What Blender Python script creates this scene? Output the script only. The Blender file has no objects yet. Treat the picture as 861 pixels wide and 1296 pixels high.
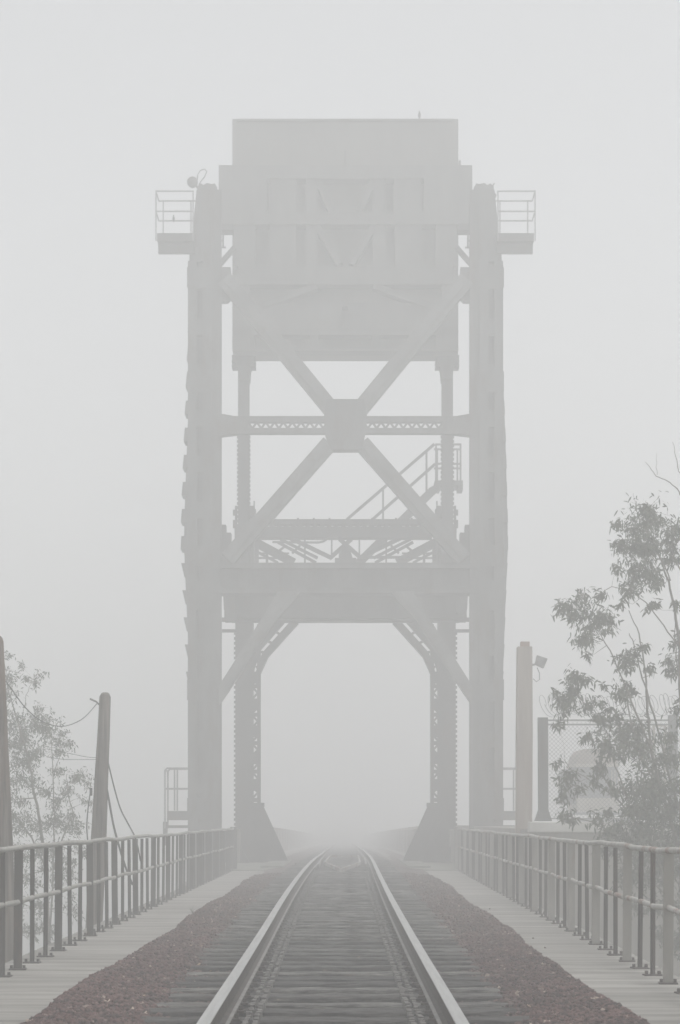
import bpy, math, random
import numpy as np
from mathutils import Vector, Matrix
R = math.radians
random.seed(7); rng = np.random.default_rng(11)
S = bpy.context.scene
C = S.collection

# ------------------------------------------------------------------ camera, world, sun, exposure
F = 2400.0            # focal length in pixels of the 861x1296 photograph
EYE = 1.32
U0, V0 = 432.0, 1037.0
cam = bpy.data.cameras.new('camera'); co = bpy.data.objects.new('camera', cam); C.objects.link(co)
co.location = (0, 0, EYE); co.rotation_euler = (R(90), 0, 0)
cam.sensor_fit = 'VERTICAL'; cam.sensor_height = 36.0; cam.lens = F / 1296 * 36
cam.shift_y = (V0 - 648) / 1296; cam.shift_x = -(U0 - 430.5) / 1296
cam.clip_start = 0.1; cam.clip_end = 3000
cam.dof.use_dof = True; cam.dof.focus_distance = 48; cam.dof.aperture_fstop = 9
S.camera = co

SUN_EL, SUN_AZ = 74, 118
W = bpy.data.worlds.new('World'); S.world = W; W.use_nodes = True
nt = W.node_tree; nt.nodes.clear()
sky = nt.nodes.new('ShaderNodeTexSky'); sky.sky_type = 'NISHITA'; sky.sun_disc = False
sky.sun_elevation = R(SUN_EL); sky.sun_rotation = R(SUN_AZ); sky.air_density = 1.0; sky.dust_density = 1.5
hs = nt.nodes.new('ShaderNodeHueSaturation'); hs.inputs['Saturation'].default_value = 0.10
bg = nt.nodes.new('ShaderNodeBackground'); bg.inputs['Strength'].default_value = 0.125
wo = nt.nodes.new('ShaderNodeOutputWorld')
nt.links.new(sky.outputs[0], hs.inputs['Color']); nt.links.new(hs.outputs[0], bg.inputs[0]); nt.links.new(bg.outputs[0], wo.inputs[0])
sl = bpy.data.lights.new('sun', 'SUN'); sl.energy = 1.45; sl.angle = R(25); sl.color = (1, .99, .975)
so = bpy.data.objects.new('sun', sl); C.objects.link(so)
so.rotation_euler = (R(90 - SUN_EL), 0, R(180 - SUN_AZ))
S.view_settings.view_transform = 'Standard'; S.view_settings.look = 'None'
S.view_settings.exposure = 0.58; S.view_settings.gamma = 1; S.view_settings.use_curve_mapping = False
cy = S.cycles
S.render.engine = 'CYCLES'
cy.volume_bounces = 10; cy.max_bounces = 12; cy.diffuse_bounces = 3; cy.glossy_bounces = 2
cy.use_denoising = True
try: cy.denoiser = 'OPENIMAGEDENOISE'
except Exception: pass
HAZE = 0.0205

# ------------------------------------------------------------------ helpers
ORG = {}
def px(u, Y): return (u - U0) * Y / F
def pz(v, Y): return EYE - (v - V0) * Y / F
def P(u, v, Y): return Vector((px(u, Y), Y, pz(v, Y)))

class MB:
    def __init__(s): s.v = []; s.f = []
    def add(s, vs, fs):
        n = len(s.v); s.v += [tuple(v) for v in vs]; s.f += [tuple(i + n for i in f) for f in fs]; return s
    def box(s, x0, x1, y0, y1, z0, z1):
        return s.add([(x0,y0,z0),(x1,y0,z0),(x1,y1,z0),(x0,y1,z0),(x0,y0,z1),(x1,y0,z1),(x1,y1,z1),(x0,y1,z1)],
                     [(0,3,2,1),(4,5,6,7),(0,1,5,4),(1,2,6,5),(2,3,7,6),(3,0,4,7)])
    def pbox(s, u0, u1, v0, v1, Y, d):          # front face measured in the photograph at depth Y
        return s.box(px(u0, Y), px(u1, Y), Y, Y + d, pz(v1, Y), pz(v0, Y))
    def prism(s, pts, Y, d):                    # pts: (u, v) outline of the front face
        n = len(pts)
        a = sum(pts[i][0]*pts[(i+1)%n][1]-pts[(i+1)%n][0]*pts[i][1] for i in range(n))
        if a > 0: pts = pts[::-1]
        f = [P(u, v, Y) for u, v in pts]; b = [Vector((p.x, Y + d, p.z)) for p in f]
        return s.add(f + b, [tuple(range(n))[:], tuple(range(2*n-1, n-1, -1))] + [(i, n+i, n+(i+1)%n, (i+1)%n) for i in range(n)])
    def bar(s, a, b, w, d, up=None):            # rectangular bar: w across (in the plane of up), d along the third axis
        a = Vector(a); b = Vector(b); t = (b - a).normalized()
        y = Vector(up) if up else Vector((0, 1, 0))
        n = t.cross(y)
        if n.length < 1e-4: n = t.cross(Vector((1, 0, 0)))
        n.normalize(); y = n.cross(t).normalized()
        vs = [p + n*sx*w/2 + y*sy*d/2 for p in (a, b) for sx, sy in ((-1,-1),(1,-1),(1,1),(-1,1))]
        return s.add(vs, [(3,2,1,0),(4,5,6,7),(0,1,5,4),(1,2,6,5),(2,3,7,6),(3,0,4,7)])
    def pbar(s, a, b, wpx, Y, d):
        A = P(a[0], a[1], Y); B = P(b[0], b[1], Y); A.y += d/2; B.y += d/2
        return s.bar(A, B, wpx * Y / F, d)
    def tube(s, pts, r, k=6, cap=True):
        pts = [Vector(p) for p in pts]; rr = r if isinstance(r, (list, tuple)) else [r]*len(pts)
        ref = Vector((0.13, .97, .2)); vs = []; n0 = None
        for i, p in enumerate(pts):
            t = (pts[min(i+1, len(pts)-1)] - pts[max(i-1, 0)]).normalized()
            n = t.cross(ref if abs(t.dot(ref)) < .95 else Vector((1, 0, 0))).normalized(); m = t.cross(n)
            for j in range(k):
                a = 2*math.pi*j/k; vs.append(p + (n*math.cos(a) + m*math.sin(a))*rr[i])
        fs = [(i*k+j, i*k+(j+1)%k, (i+1)*k+(j+1)%k, (i+1)*k+j) for i in range(len(pts)-1) for j in range(k)]
        if cap: fs += [tuple(range(k-1, -1, -1)), tuple((len(pts)-1)*k+j for j in range(k))]
        return s.add(vs, fs)
    def build(s, name, mat, parent=None, org=None, smooth=False, bevel=0):
        o0 = Vector(ORG.get(parent.name, (0,0,0))) if parent else Vector(org or (0,0,0))
        me = bpy.data.meshes.new(name)
        me.from_pydata([tuple(Vector(v) - o0) for v in s.v], [], s.f); me.update()
        if smooth: me.polygons.foreach_set('use_smooth', [True]*len(me.polygons))
        me.materials.append(mat)
        o = bpy.data.objects.new(name, me); C.objects.link(o)
        if parent: o.parent = parent
        else: o.location = o0
        ORG[o.name] = tuple(o0)
        if bevel:
            m = o.modifiers.new('bevel', 'BEVEL'); m.width = bevel; m.segments = 2; m.limit_method = 'ANGLE'
        return o
def tag(o, label, cat, group=None):
    o['label'] = label; o['category'] = cat
    if group: o['group'] = group
    return o
def thing(name, label, cat, loc, group=None):
    o = bpy.data.objects.new(name, None); C.objects.link(o); o.location = loc; o.empty_display_size = .2
    ORG[o.name] = tuple(loc)
    return tag(o, label, cat, group)
def struct(o, kind='structure'): o['kind'] = kind; return o

# ------------------------------------------------------------------ materials
def mat(name, c1, c2, scale=3.0, rough=.8, metal=0, bump=.3, bscale=None, stretch=(1,1,1), objrand=None, c3=None, s3=.6, t3=(.55,.62), detail=6, bdist=.01, rng_=(.35,.65)):
    m = bpy.data.materials.new(name); m.use_nodes = True; t = m.node_tree; N = t.nodes; L = t.links
    b = N['Principled BSDF']; b.inputs['Roughness'].default_value = rough; b.inputs['Metallic'].default_value = metal
    g = N.new('ShaderNodeNewGeometry'); mp = N.new('ShaderNodeMapping'); mp.inputs['Scale'].default_value = stretch
    L.new(g.outputs['Position'], mp.inputs[0])
    n = N.new('ShaderNodeTexNoise'); n.inputs['Scale'].default_value = scale; n.inputs['Detail'].default_value = detail; n.inputs['Roughness'].default_value = .65
    L.new(mp.outputs[0], n.inputs['Vector'])
    r = N.new('ShaderNodeValToRGB'); r.color_ramp.elements[0].position = rng_[0]; r.color_ramp.elements[1].position = rng_[1]
    r.color_ramp.elements[0].color = (*c1, 1); r.color_ramp.elements[1].color = (*c2, 1)
    L.new(n.outputs[0], r.inputs[0]); out = r.outputs[0]
    if c3:
        n3 = N.new('ShaderNodeTexNoise'); n3.inputs['Scale'].default_value = s3; n3.inputs['Detail'].default_value = 8; n3.inputs['Roughness'].default_value = .7
        L.new(mp.outputs[0], n3.inputs['Vector'])
        r3 = N.new('ShaderNodeValToRGB'); r3.color_ramp.elements[0].position = t3[0]; r3.color_ramp.elements[1].position = t3[1]
        L.new(n3.outputs[0], r3.inputs[0])
        mx = N.new('ShaderNodeMix'); mx.data_type = 'RGBA'; L.new(r3.outputs[0], mx.inputs[0]); L.new(out, mx.inputs[6]); mx.inputs[7].default_value = (*c3, 1); out = mx.outputs[2]
    if objrand:
        oi = N.new('ShaderNodeObjectInfo'); mr = N.new('ShaderNodeMapRange'); mr.inputs['To Min'].default_value = objrand[0]; mr.inputs['To Max'].default_value = objrand[1]
        L.new(oi.outputs['Random'], mr.inputs[0]); vm = N.new('ShaderNodeVectorMath'); vm.operation = 'SCALE'
        L.new(out, vm.inputs[0]); L.new(mr.outputs[0], vm.inputs['Scale']); out = vm.outputs[0]
    L.new(out, b.inputs['Base Color'])
    if bump:
        nb = N.new('ShaderNodeTexNoise'); nb.inputs['Scale'].default_value = bscale or scale*6; nb.inputs['Detail'].default_value = 6
        L.new(mp.outputs[0], nb.inputs['Vector'])
        bp = N.new('ShaderNodeBump'); bp.inputs['Strength'].default_value = bump; bp.inputs['Distance'].default_value = bdist
        L.new(nb.outputs[0], bp.inputs['Height']); L.new(bp.outputs[0], b.inputs['Normal'])
    return m
M = {}
M['steel_light'] = mat('weathered_silver_paint', (.075,.075,.073), (.145,.145,.142), 1.2, .8, 0, .2, c3=(.075,.058,.045), s3=1.5, t3=(.5,.64), stretch=(1,1,.35))
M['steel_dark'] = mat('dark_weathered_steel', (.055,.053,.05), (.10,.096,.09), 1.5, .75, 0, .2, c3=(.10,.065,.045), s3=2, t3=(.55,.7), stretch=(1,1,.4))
M['weight'] = mat('weathered_counterweight_concrete', (.13,.128,.118), (.18,.176,.16), .8, .9, 0, .2, stretch=(1,1,.3))
M['brace'] = mat('pale_weathered_brace_paint', (.12,.12,.117), (.20,.20,.196), 1.2, .8, 0, .2, c3=(.10,.08,.062), s3=1.5, t3=(.52,.7))
M['truss'] = mat('weathered_grey_truss_steel', (.10,.10,.096), (.15,.148,.14), 1.2, .8, 0, .2, stretch=(1,1,.35))
M['concrete'] = mat('worn_walkway_concrete', (.17,.163,.148), (.36,.347,.32), 1.2, .9, 0, .35, bscale=40, stretch=(.25,2.4,1), c3=(.115,.106,.095), s3=1.9, t3=(.47,.68))
M['cap'] = mat('pale_concrete', (.46,.45,.42), (.6,.59,.56), 2, .9, 0, .3, bscale=30)
M['wall'] = mat('stained_concrete', (.17,.155,.135), (.27,.25,.22), 1.5, .9, 0, .3, bscale=30, stretch=(2,2,.5))
M['mosscon'] = mat('mossy_concrete', (.12,.125,.10), (.2,.2,.17), 2, .9, 0, .4, bscale=20)
M['post_l'] = mat('weathered_baluster_steel', (.035,.032,.028), (.08,.074,.067), 5, .75, 0, .3, c3=(.10,.065,.045), s3=6, t3=(.55,.7), stretch=(1,1,.3))
M['post_r'] = mat('rusted_baluster_steel', (.035,.028,.025), (.08,.064,.057), 5, .8, 0, .3, c3=(.12,.07,.05), s3=6, t3=(.55,.7), stretch=(1,1,.3))
M['post_p'] = mat('lit_toned_post', (.20,.19,.172), (.31,.298,.272), 3, .8, 0, .3, c3=(.2,.14,.11), s3=5, t3=(.6,.72), stretch=(1,1,.3))  # pale base colour paints in the light falling on the broad post faces
M['pipe_l'] = mat('chalky_pipe_paint', (.24,.235,.215), (.36,.35,.325), 6, .7, 0, .4, c3=(.16,.13,.105), s3=3, t3=(.6,.72))
M['pipe_r'] = mat('chalky_rusted_pipe_paint', (.30,.29,.27), (.42,.41,.385), 6, .7, 0, .4, c3=(.2,.125,.1), s3=1.8, t3=(.52,.60))
M['tie'] = mat('grey_weathered_sleeper_wood', (.006,.0056,.005), (.21,.203,.19), 2.0, .9, 0, .8, bscale=9, stretch=(2.2,15,15), objrand=(.4,1.5), c3=(.07,.05,.042), s3=1.2, t3=(.55,.7), bdist=.02, rng_=(.38,.70))
M['rail'] = mat('rusty_rail_side', (.035,.028,.024), (.075,.06,.05), 6, .7, .3, .3)
M['railtop'] = mat('worn_bright_rail_head', (.50,.50,.49), (.62,.62,.61), 4, .38, .85, .03, stretch=(8,.4,1))
M['gravel_dark'] = mat('dirty_fine_gravel', (.035,.03,.027), (.15,.135,.125), 30, .95, 0, 1, bscale=60, bdist=.02)
M['strip'] = mat('gritty_edge_strip', (.05,.045,.04), (.2,.19,.18), 25)
M['guard'] = mat('worn_guard_rail_steel', (.16,.15,.14), (.30,.29,.28), 4, .5, .5, .2)
M['wood'] = mat('weathered_pole_wood', (.05,.043,.038), (.21,.188,.165), 4, .9, 0, .8, bscale=10, stretch=(7,7,.3), c3=(.17,.115,.085), s3=.8, t3=(.5,.65))
M['tanpost'] = mat('tan_stained_timber', (.27,.225,.19), (.38,.33,.285), 2, .9, 0, .4, bscale=12, stretch=(3,3,.3), c3=(.28,.20,.16), s3=.8, t3=(.5,.7))
M['rustcap'] = mat('rusty_cap', (.24,.13,.09), (.32,.19,.14), 5)
M['galv'] = mat('dull_galvanised_steel', (.20,.2,.2), (.3,.3,.3), 5, .5, .4, .1)
M['cable'] = mat('old_black_cable', (.05,.05,.05), (.1,.1,.1), 5, .7)
M['bark'] = mat('pale_bark', (.13,.115,.10), (.24,.22,.195), 5, .9, 0, .5, stretch=(1,1,.3))
M['leaf'] = mat('dull_olive_leaf', (.04,.046,.03), (.14,.15,.105), 9, .6, 0, 0)
M['leaf2'] = mat('grey_green_leaf', (.045,.05,.034), (.13,.14,.10), 9, .6, 0, 0)
M['grass'] = mat('rough_bank_grass', (.08,.085,.05), (.15,.15,.10), 1.0, .95, 0, .5)
M['water'] = mat('dull_river_water', (.05,.055,.05), (.07,.075,.07), 1, .12, 0, .3, bscale=4)
M['peach'] = mat('faded_peach_siding', (.28,.23,.19), (.33,.28,.24), 2)
M['bluegrey'] = mat('blue_grey_paint', (.13,.14,.16), (.18,.19,.21), 2)
M['cream'] = mat('cream_paint', (.42,.39,.34), (.5,.47,.42), 2)
M['deadleaf'] = mat('dry_leaf', (.28,.19,.13), (.4,.29,.2), 8, .8, 0, 0)
M['bird'] = mat('dark_feathers', (.03,.03,.03), (.07,.065,.06), 20, .8)

def stone_mat(name, pal):
    m = bpy.data.materials.new(name); m.use_nodes = True; t = m.node_tree; N = t.nodes; L = t.links
    b = N['Principled BSDF']; b.inputs['Roughness'].default_value = .9
    g = N.new('ShaderNodeNewGeometry'); v = N.new('ShaderNodeTexVoronoi'); v.inputs['Scale'].default_value = 22
    L.new(g.outputs['Position'], v.inputs['Vector'])
    se = N.new('ShaderNodeSeparateColor'); L.new(v.outputs['Color'], se.inputs[0])
    r = N.new('ShaderNodeValToRGB'); r.color_ramp.interpolation = 'LINEAR'
    els = r.color_ramp.elements
    els[0].position = 0; els[0].color = (*pal[0], 1); els[1].position = 1; els[1].color = (*pal[-1], 1)
    ps = [.3, .6, .86, .985]
    for p, c in zip(ps, pal[1:-1]): e = els.new(p); e.color = (*c, 1)
    L.new(se.outputs[0], r.inputs[0])
    n = N.new('ShaderNodeTexNoise'); n.inputs['Scale'].default_value = .9; n.inputs['Detail'].default_value = 5; L.new(g.outputs['Position'], n.inputs['Vector'])
    mr = N.new('ShaderNodeMapRange'); mr.inputs['From Min'].default_value = .35; mr.inputs['From Max'].default_value = .65; mr.inputs['To Min'].default_value = .7; mr.inputs['To Max'].default_value = 1.2
    L.new(n.outputs[0], mr.inputs[0])
    vm = N.new('ShaderNodeVectorMath'); vm.operation = 'SCALE'; L.new(r.outputs[0], vm.inputs[0]); L.new(mr.outputs[0], vm.inputs['Scale'])
    L.new(vm.outputs[0], b.inputs['Base Color'])
    return m
M['stone'] = stone_mat('reddish_brown_ballast', [(.02,.011,.010), (.055,.029,.026), (.095,.048,.043), (.125,.07,.063), (.15,.10,.09), (.45,.37,.31)])

# ------------------------------------------------------------------ profile of the line
PR = [(-20,-.02),(0,.02),(9,.13),(11.3,.14),(15,.145),(19.5,.17),(27,.23),(37,.285),(46,.30),(54,.27),(60,.21),(77,.08),(100,-.14),(124,-.38),(214,-1.3),(420,-3.4)]
CX = [(-20,-.05),(0,-.05),(11.3,-.047),(27,-.06),(37,-.03),(48,.04),(60,.11),(100,.17),(124,.2),(420,.5)]
_pz = np.array(PR); _cx = np.array(CX)
_ys = np.arange(-20, 421, 1.0)
def _sm(a):
    v = np.interp(_ys, a[:,0], a[:,1]); k = np.ones(9)/9; vv = np.convolve(np.pad(v, 4, 'edge'), k, 'valid'); return vv
_pv, _cv = _sm(_pz), _sm(_cx)
def rail_z(y): return np.interp(y, _ys, _pv)
def cx(y): return np.interp(y, _ys, _cv)
def deck_z(y): return np.where(np.asarray(y) < 62, 0.0, np.minimum(0.0, rail_z(y) - .17))
def railing_x(y): return 2.62 + .46*(y - 15)/35

# ------------------------------------------------------------------ setting
GZ = -4.6
def sheet(name, x0, x1, y0, y1, z, m, nx=2, ny=2):
    b = MB(); vs = [(x0+(x1-x0)*i/(nx-1), y0+(y1-y0)*j/(ny-1), z) for j in range(ny) for i in range(nx)]
    b.add(vs, [(j*nx+i, j*nx+i+1, (j+1)*nx+i+1, (j+1)*nx+i) for j in range(ny-1) for i in range(nx-1)])
    return struct(b.build(name, m))
sheet('ground', -420, 420, -30, 520, GZ, M['grass'])
sheet('river', -420, 420, 66, 190, GZ+.02, M['water'])

# concrete walkways either side of the track, in 10 m slabs with open joints
b = MB()
def walk_edge(side, y):     # wavy inner edge hidden under ballast
    return side*1.55
for a, e in ((6.6, 16.58), (16.62, 26.58), (26.62, 36.58), (36.62, 48.6)):
    b.box(-3.1, -1.78, a, e, -.26, 0)
    ya, ye = a, e
    xa, xe = railing_x(ya)+.2, railing_x(ye)+.2
    b.add([(1.7,ya,-.26),(xa,ya,-.26),(xe,ye,-.26),(1.7,ye,-.26),(1.7,ya,0),(xa,ya,0),(xe,ye,0),(1.7,ye,0)],
          [(0,3,2,1),(4,5,6,7),(0,1,5,4),(1,2,6,5),(2,3,7,6),(3,0,4,7)])
for sgn in (-1, 1):
    for y in np.arange(62.5, 200, 10):
        z0, z1 = float(deck_z(y)), float(deck_z(y+9.98))
        xs = sorted((sgn*1.6, sgn*3.0))
        b.add([(xs[0],y,z0-.26),(xs[1],y,z0-.26),(xs[1],y+9.98,z1-.26),(xs[0],y+9.98,z1-.26),(xs[0],y,z0),(xs[1],y,z0),(xs[1],y+9.98,z1),(xs[0],y+9.98,z1)],
              [(0,3,2,1),(4,5,6,7),(0,1,5,4),(1,2,6,5),(2,3,7,6),(3,0,4,7)])
struct(b.build('walkway', M['concrete'], bevel=.012))
# deck structure below
b = MB()
b.box(-2.8, 2.8, -4, 62.3, -1.1, -.29)
for y in np.arange(62.4, 200, 10):
    z0, z1 = float(deck_z(y))-.29, float(deck_z(y+10))-.29
    b.add([(-2.8,y,z0-.8),(2.8,y,z0-.8),(2.8,y+10,z1-.8),(-2.8,y+10,z1-.8),(-2.8,y,z0),(2.8,y,z0),(2.8,y+10,z1),(-2.8,y+10,z1)],
          [(0,3,2,1),(4,5,6,7),(0,1,5,4),(1,2,6,5),(2,3,7,6),(3,0,4,7)])
for y in list(range(2, 62, 12)) + list(range(72, 200, 14)):
    b.box(-2.4, 2.4, y, y+1, GZ-.3, min(0, float(deck_z(y)))-.95)
struct(b.build('bridge_deck', M['wall']))

# ballast bed: one rough sheet between the walkways
def wav(y, k): return .035*np.sin(y*.5+k) + .016*np.sin(y*1.3+k*2.1) + .006*np.sin(y*3.3+k*1.3)
def edge_l(y): return -(2.0 + wav(y, .4))
def edge_r(y): return (1.88 + .008*(y-12)) + wav(y, 2.2)
def bal_z(x, y):
    t = rail_z(y) - .235
    c = cx(y); d = np.abs(x - c)
    e = np.where(x < c, -edge_l(y) + c, edge_r(y) - c)
    s = np.clip((d - 1.15) / np.maximum(e - 1.15, .1), 0, 1)
    h = t*(1-s) + (deck_z(y) + .018)*s + .02*np.sin(np.pi*s)
    return np.where(d < 1.15, t, h)
ysb = np.concatenate([np.arange(7, 40, .05), np.arange(40, 80, .2), np.arange(80, 420, 1.)])
nx = 70
vs = []; 
def nz(shape, s): return rng.normal(0, s, shape)
for y in ysb:
    y = float(y); l, r_ = float(edge_l(y)), float(edge_r(y))
    if y > 49 and y < 62: l, r_ = -1.62, 1.85
    xs = np.linspace(l, r_, nx)
    z = bal_z(xs, y) + nz(nx, .009)*(1 if y < 60 else .5)
    z[0] = z[-1] = float(deck_z(y)) - .02; z[1] = z[-2] = float(deck_z(y)) + .012
    vs.append(np.stack([xs, np.full(nx, y), z], 1))
vs = np.concatenate(vs); b = MB()
b.v = [tuple(map(float, v)) for v in vs]
b.f = [(j*nx+i, j*nx+i+1, (j+1)*nx+i+1, (j+1)*nx+i) for j in range(len(ysb)-1) for i in range(nx-1)]
M['bed'] = stone_mat('ballast_bed_stone', [(.025,.018,.016), (.055,.038,.034), (.085,.056,.050), (.11,.082,.074), (.13,.10,.092), (.22,.19,.17)])
struct(b.build('ballast_bed', M['bed']))

# loose ballast stones
def stones(name, n, xf, m, s0, s1, yr):
    base = np.array([(1,0,0),(-1,0,0),(0,1,0),(0,-1,0),(0,0,1),(0,0,-1)], float)
    fc = np.array([(0,2,4),(2,1,4),(1,3,4),(3,0,4),(2,0,5),(1,2,5),(3,1,5),(0,3,5)])
    a, bb = yr
    y = 1/(rng.uniform(1/bb, 1/a, n)); x = xf(y, n)
    z = bal_z(x, y)
    s = rng.uniform(s0, s1, (n,1,1)) * rng.uniform(.6, 1.25, (n,6,1))
    v = base[None]*s
    ang = rng.uniform(0, 2*np.pi, (n,3)); 
    for ax in range(3):
        c_, s_ = np.cos(ang[:,ax])[:,None], np.sin(ang[:,ax])[:,None]; i, j = (ax+1)%3, (ax+2)%3
        vi, vj = v[...,i].copy(), v[...,j].copy(); v[...,i] = vi*c_-vj*s_; v[...,j] = vi*s_+vj*c_
    v[...,2] *= .8
    v += np.stack([x, y, z + rng.uniform(-.3, .7, n)*s1], 1)[:,None,:]
    me = bpy.data.meshes.new(name)
    V = v.reshape(-1,3); Fc = (fc[None] + (np.arange(n)*6)[:,None,None]).reshape(-1,3)
    me.vertices.add(len(V)); me.vertices.foreach_set('co', V.ravel())
    me.loops.add(Fc.size); me.loops.foreach_set('vertex_index', Fc.ravel().astype(np.int32))
    me.polygons.add(len(Fc)); me.polygons.foreach_set('loop_start', np.arange(0, Fc.size, 3, dtype=np.int32)); me.polygons.foreach_set('loop_total', np.full(len(Fc), 3, np.int32))
    me.update(calc_edges=True); me.validate(); me.materials.append(m)
    o = bpy.data.objects.new(name, me); C.objects.link(o); return struct(o, 'stuff')
def xs_sh(y, n):
    c = cx(y); side = rng.random(n) < .5
    lo = edge_l(y) + .0; hi = edge_r(y) - .0
    t = rng.random(n)**1.35
    t = np.where(rng.random(n) < .00015, -rng.random(n)**3*.3, t)
    return np.where(side, lo + t*(c-.9-lo), hi - t*(hi-(c+.9)))
tag(stones('ballast_stones', 75000, xs_sh, M['stone'], .009, .029, (9, 44)), 'reddish brown ballast stones banked between the sleepers and the walkways', 'ballast')
M['stone2'] = stone_mat('grey_brown_grit', [(.035,.03,.028), (.06,.052,.048), (.09,.08,.074), (.12,.105,.098), (.16,.14,.13), (.3,.27,.24)])
def xs_in(y, n): return cx(y) + rng.uniform(-1.2, 1.2, n)
tag(stones('track_grit', 7000, xs_in, M['stone2'], .008, .018, (9, 32)), 'fine grey grit lying between the sleepers under the rails', 'grit')

# ------------------------------------------------------------------ railway track
track = thing('railway_track', 'single railway track running straight under the tower, pale worn rails on weathered grey sleepers', 'track', (0, 11, 0))
G = .756
variants = []
for k in range(6):
    me = MB(); rr = random.Random(k)
    n = 14; w = .115 + rr.uniform(-.012,.012); L_ = 1.3 + rr.uniform(-.05, .05)
    vs = []
    for i in range(n+1):
        x = -L_ + 2*L_*i/n
        for (yy, zz) in ((-w,-.15),(-w,-.012),(-w+.012,0),(-.03, .0),(.03,-.004),(w-.012,0),(w,-.012),(w,-.15)):
            vs.append((x + (rr.uniform(-.02,.02) if i in (0,n) else 0), yy + rr.uniform(-.006,.006), zz + (rr.uniform(-.009,.006) if zz > -.1 else 0)))
    fs = [(i*8+j, i*8+(j+1)%8, (i+1)*8+(j+1)%8, (i+1)*8+j) for i in range(n) for j in range(8)] + [tuple(range(7,-1,-1)), tuple(n*8+j for j in range(8))]
    me.add(vs, fs); variants.append(me)
yy = 9.2; i = 0; meshes = {}; rest = MB()
while yy < 175:
    z = float(rail_z(yy)) - .172 - random.uniform(0, .012); c = float(cx(yy)) + random.uniform(-.03,.03); a = random.uniform(-.006,.006)
    if i < 100:
        k = random.randrange(6)
        if k not in meshes:
            o = variants[k].build('sleeper', M['tie']); meshes[k] = o
        else:
            o = meshes[k].copy(); C.objects.link(o)
        o.parent = track; o.location = (c, yy-11, z); o.rotation_euler = (random.uniform(-.03,.03), 0, a)
    else:
        rest.box(c-1.3, c+1.3, yy-.11, yy+.11, z-.15, z)
    yy += random.uniform(.50, .58); i += 1
struct(rest.build('distant_sleepers', M['tie'], track), 'stuff')
ysr = list(np.arange(8.5, 70, .5)) + list(np.arange(70, 230, 4))
def sweep(prof, xoff, ys_, zoff=0.0, closed=True):
    m = MB(); n = len(prof); vs = []
    for y in ys_:
        y = float(y); x0 = float(cx(y)) + (xoff(y) if callable(xoff) else xoff); z0 = float(rail_z(y)) + zoff
        vs += [(x0+a, y, z0+b_) for a, b_ in prof]
    fs = [(i*n+j, (i+1)*n+j, (i+1)*n+(j+1)%n, i*n+(j+1)%n) for i in range(len(ys_)-1) for j in range(n)]
    fs += [tuple(range(n)), tuple((len(ys_)-1)*n + j for j in range(n-1,-1,-1))]
    m.add(vs, fs); return m
web = [(-.075,-.172),(-.075,-.16),(-.012,-.145),(-.010,-.05),(-.038,-.04),(-.0395,-.008),(.0395,-.008),(.038,-.04),(.010,-.05),(.012,-.145),(.075,-.16),(.075,-.172)]
head = [(-.040,-.0085),(-.040,-.004),(-.036,0),(.036,0),(.040,-.004),(.040,-.0085)]
for sgn in (-1, 1):
    o = sweep(web, sgn*G, ysr).build('rail', M['rail'], track)
    # worn head follows the rail
    h = sweep(head, sgn*G, ysr).build('rail_head', M['railtop'], o)
    sweep([(-.074,-.158),(-.074,-.153),(-.05,-.150),(-.05,-.158)] if sgn > 0 else [(.05,-.158),(.05,-.150),(.074,-.153),(.074,-.158)], sgn*G, ysr).build('rail_foot', M['guard'], o)
    f = MB(); f.box(-.125, .125, -.06, .06, 0, .016)
    for s2 in (-1, 1): f.box(s2*.1-.014, s2*.1+.014, -.012, .012, .016, .045)
    f0 = None
    for y in np.arange(9.0, 46, .54):
        if f0 is None: q = f0 = f.build('tie_plate', M['rail'])
        else: q = f0.copy(); C.objects.link(q)
        q.parent = o; q.location = (float(cx(y)) + sgn*G - ORG[o.name][0], float(y) - ORG[o.name][1], float(rail_z(y)) - .178)
# rough timber edging strips beside the inside of each rail
for sgn in (-1, 1):
    for off, hh in ((.17, .02), (.235, .03)):
        m = sweep([(-.014,-.21),(-.014,-.176),(.014,-.176),(.014,-.21)], sgn*(G-off), np.arange(8.8, 42.6, .5))
        for y in np.arange(9.0, 42, .085):
            x = float(cx(y)) + sgn*(G-off) + random.uniform(-.006,.006); z = float(rail_z(y)) - .18; h_ = hh + random.uniform(-.01,.012)
            m.box(x-.016, x+.016, y-.035, y+random.uniform(.02,.04), z-.02, z+h_)
        m.build('edge_strip', M['strip'], track)
# guard rails meeting in a point ahead of the tower
def guard(path, r=.03, zo=-.07):
    m = MB(); pts = [Vector((float(cx(y))+x, y, float(rail_z(y))+zo)) for x, y in path]
    for a, e in zip(pts[:-1], pts[1:]): m.bar(a, e, .045, .08, up=(0,0,1))
    return m
m = guard([(0,40.9),(.43,47.2),(.44,54),(.42,61),(-.42,61),(-.44,54),(-.43,47.2),(0,40.9)])
m.build('guard_rail', M['pipe_r'], track)
for sgn in (-1,1):
    guard([(sgn*.56,44.5),(sgn*.60,52),(sgn*.6,90)]).build('guard_rail', M['guard'], track)

# dry leaves between the rails
m = MB()
for _ in range(140):
    y = 1/random.uniform(1/40, 1/10.3); x = random.uniform(-1.7, 1.6); z = float(bal_z(np.array([x]), y)[0]) + .035
    a = random.uniform(0, 6.3); s_ = random.uniform(.012, .035); t_ = Vector((math.cos(a), math.sin(a), random.uniform(-.1,.4)))*s_; q = Vector((-math.sin(a), math.cos(a), random.uniform(-.2,.5)))*s_*.5
    p = Vector((x, y, z)); m.add([p-t_, p+q, p+t_, p-q], [(0,1,2,3)])
struct(tag(m.build('fallen_leaves', M['deadleaf']), 'small dry tan leaves scattered over the sleepers', 'leaves'), 'stuff')

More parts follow.
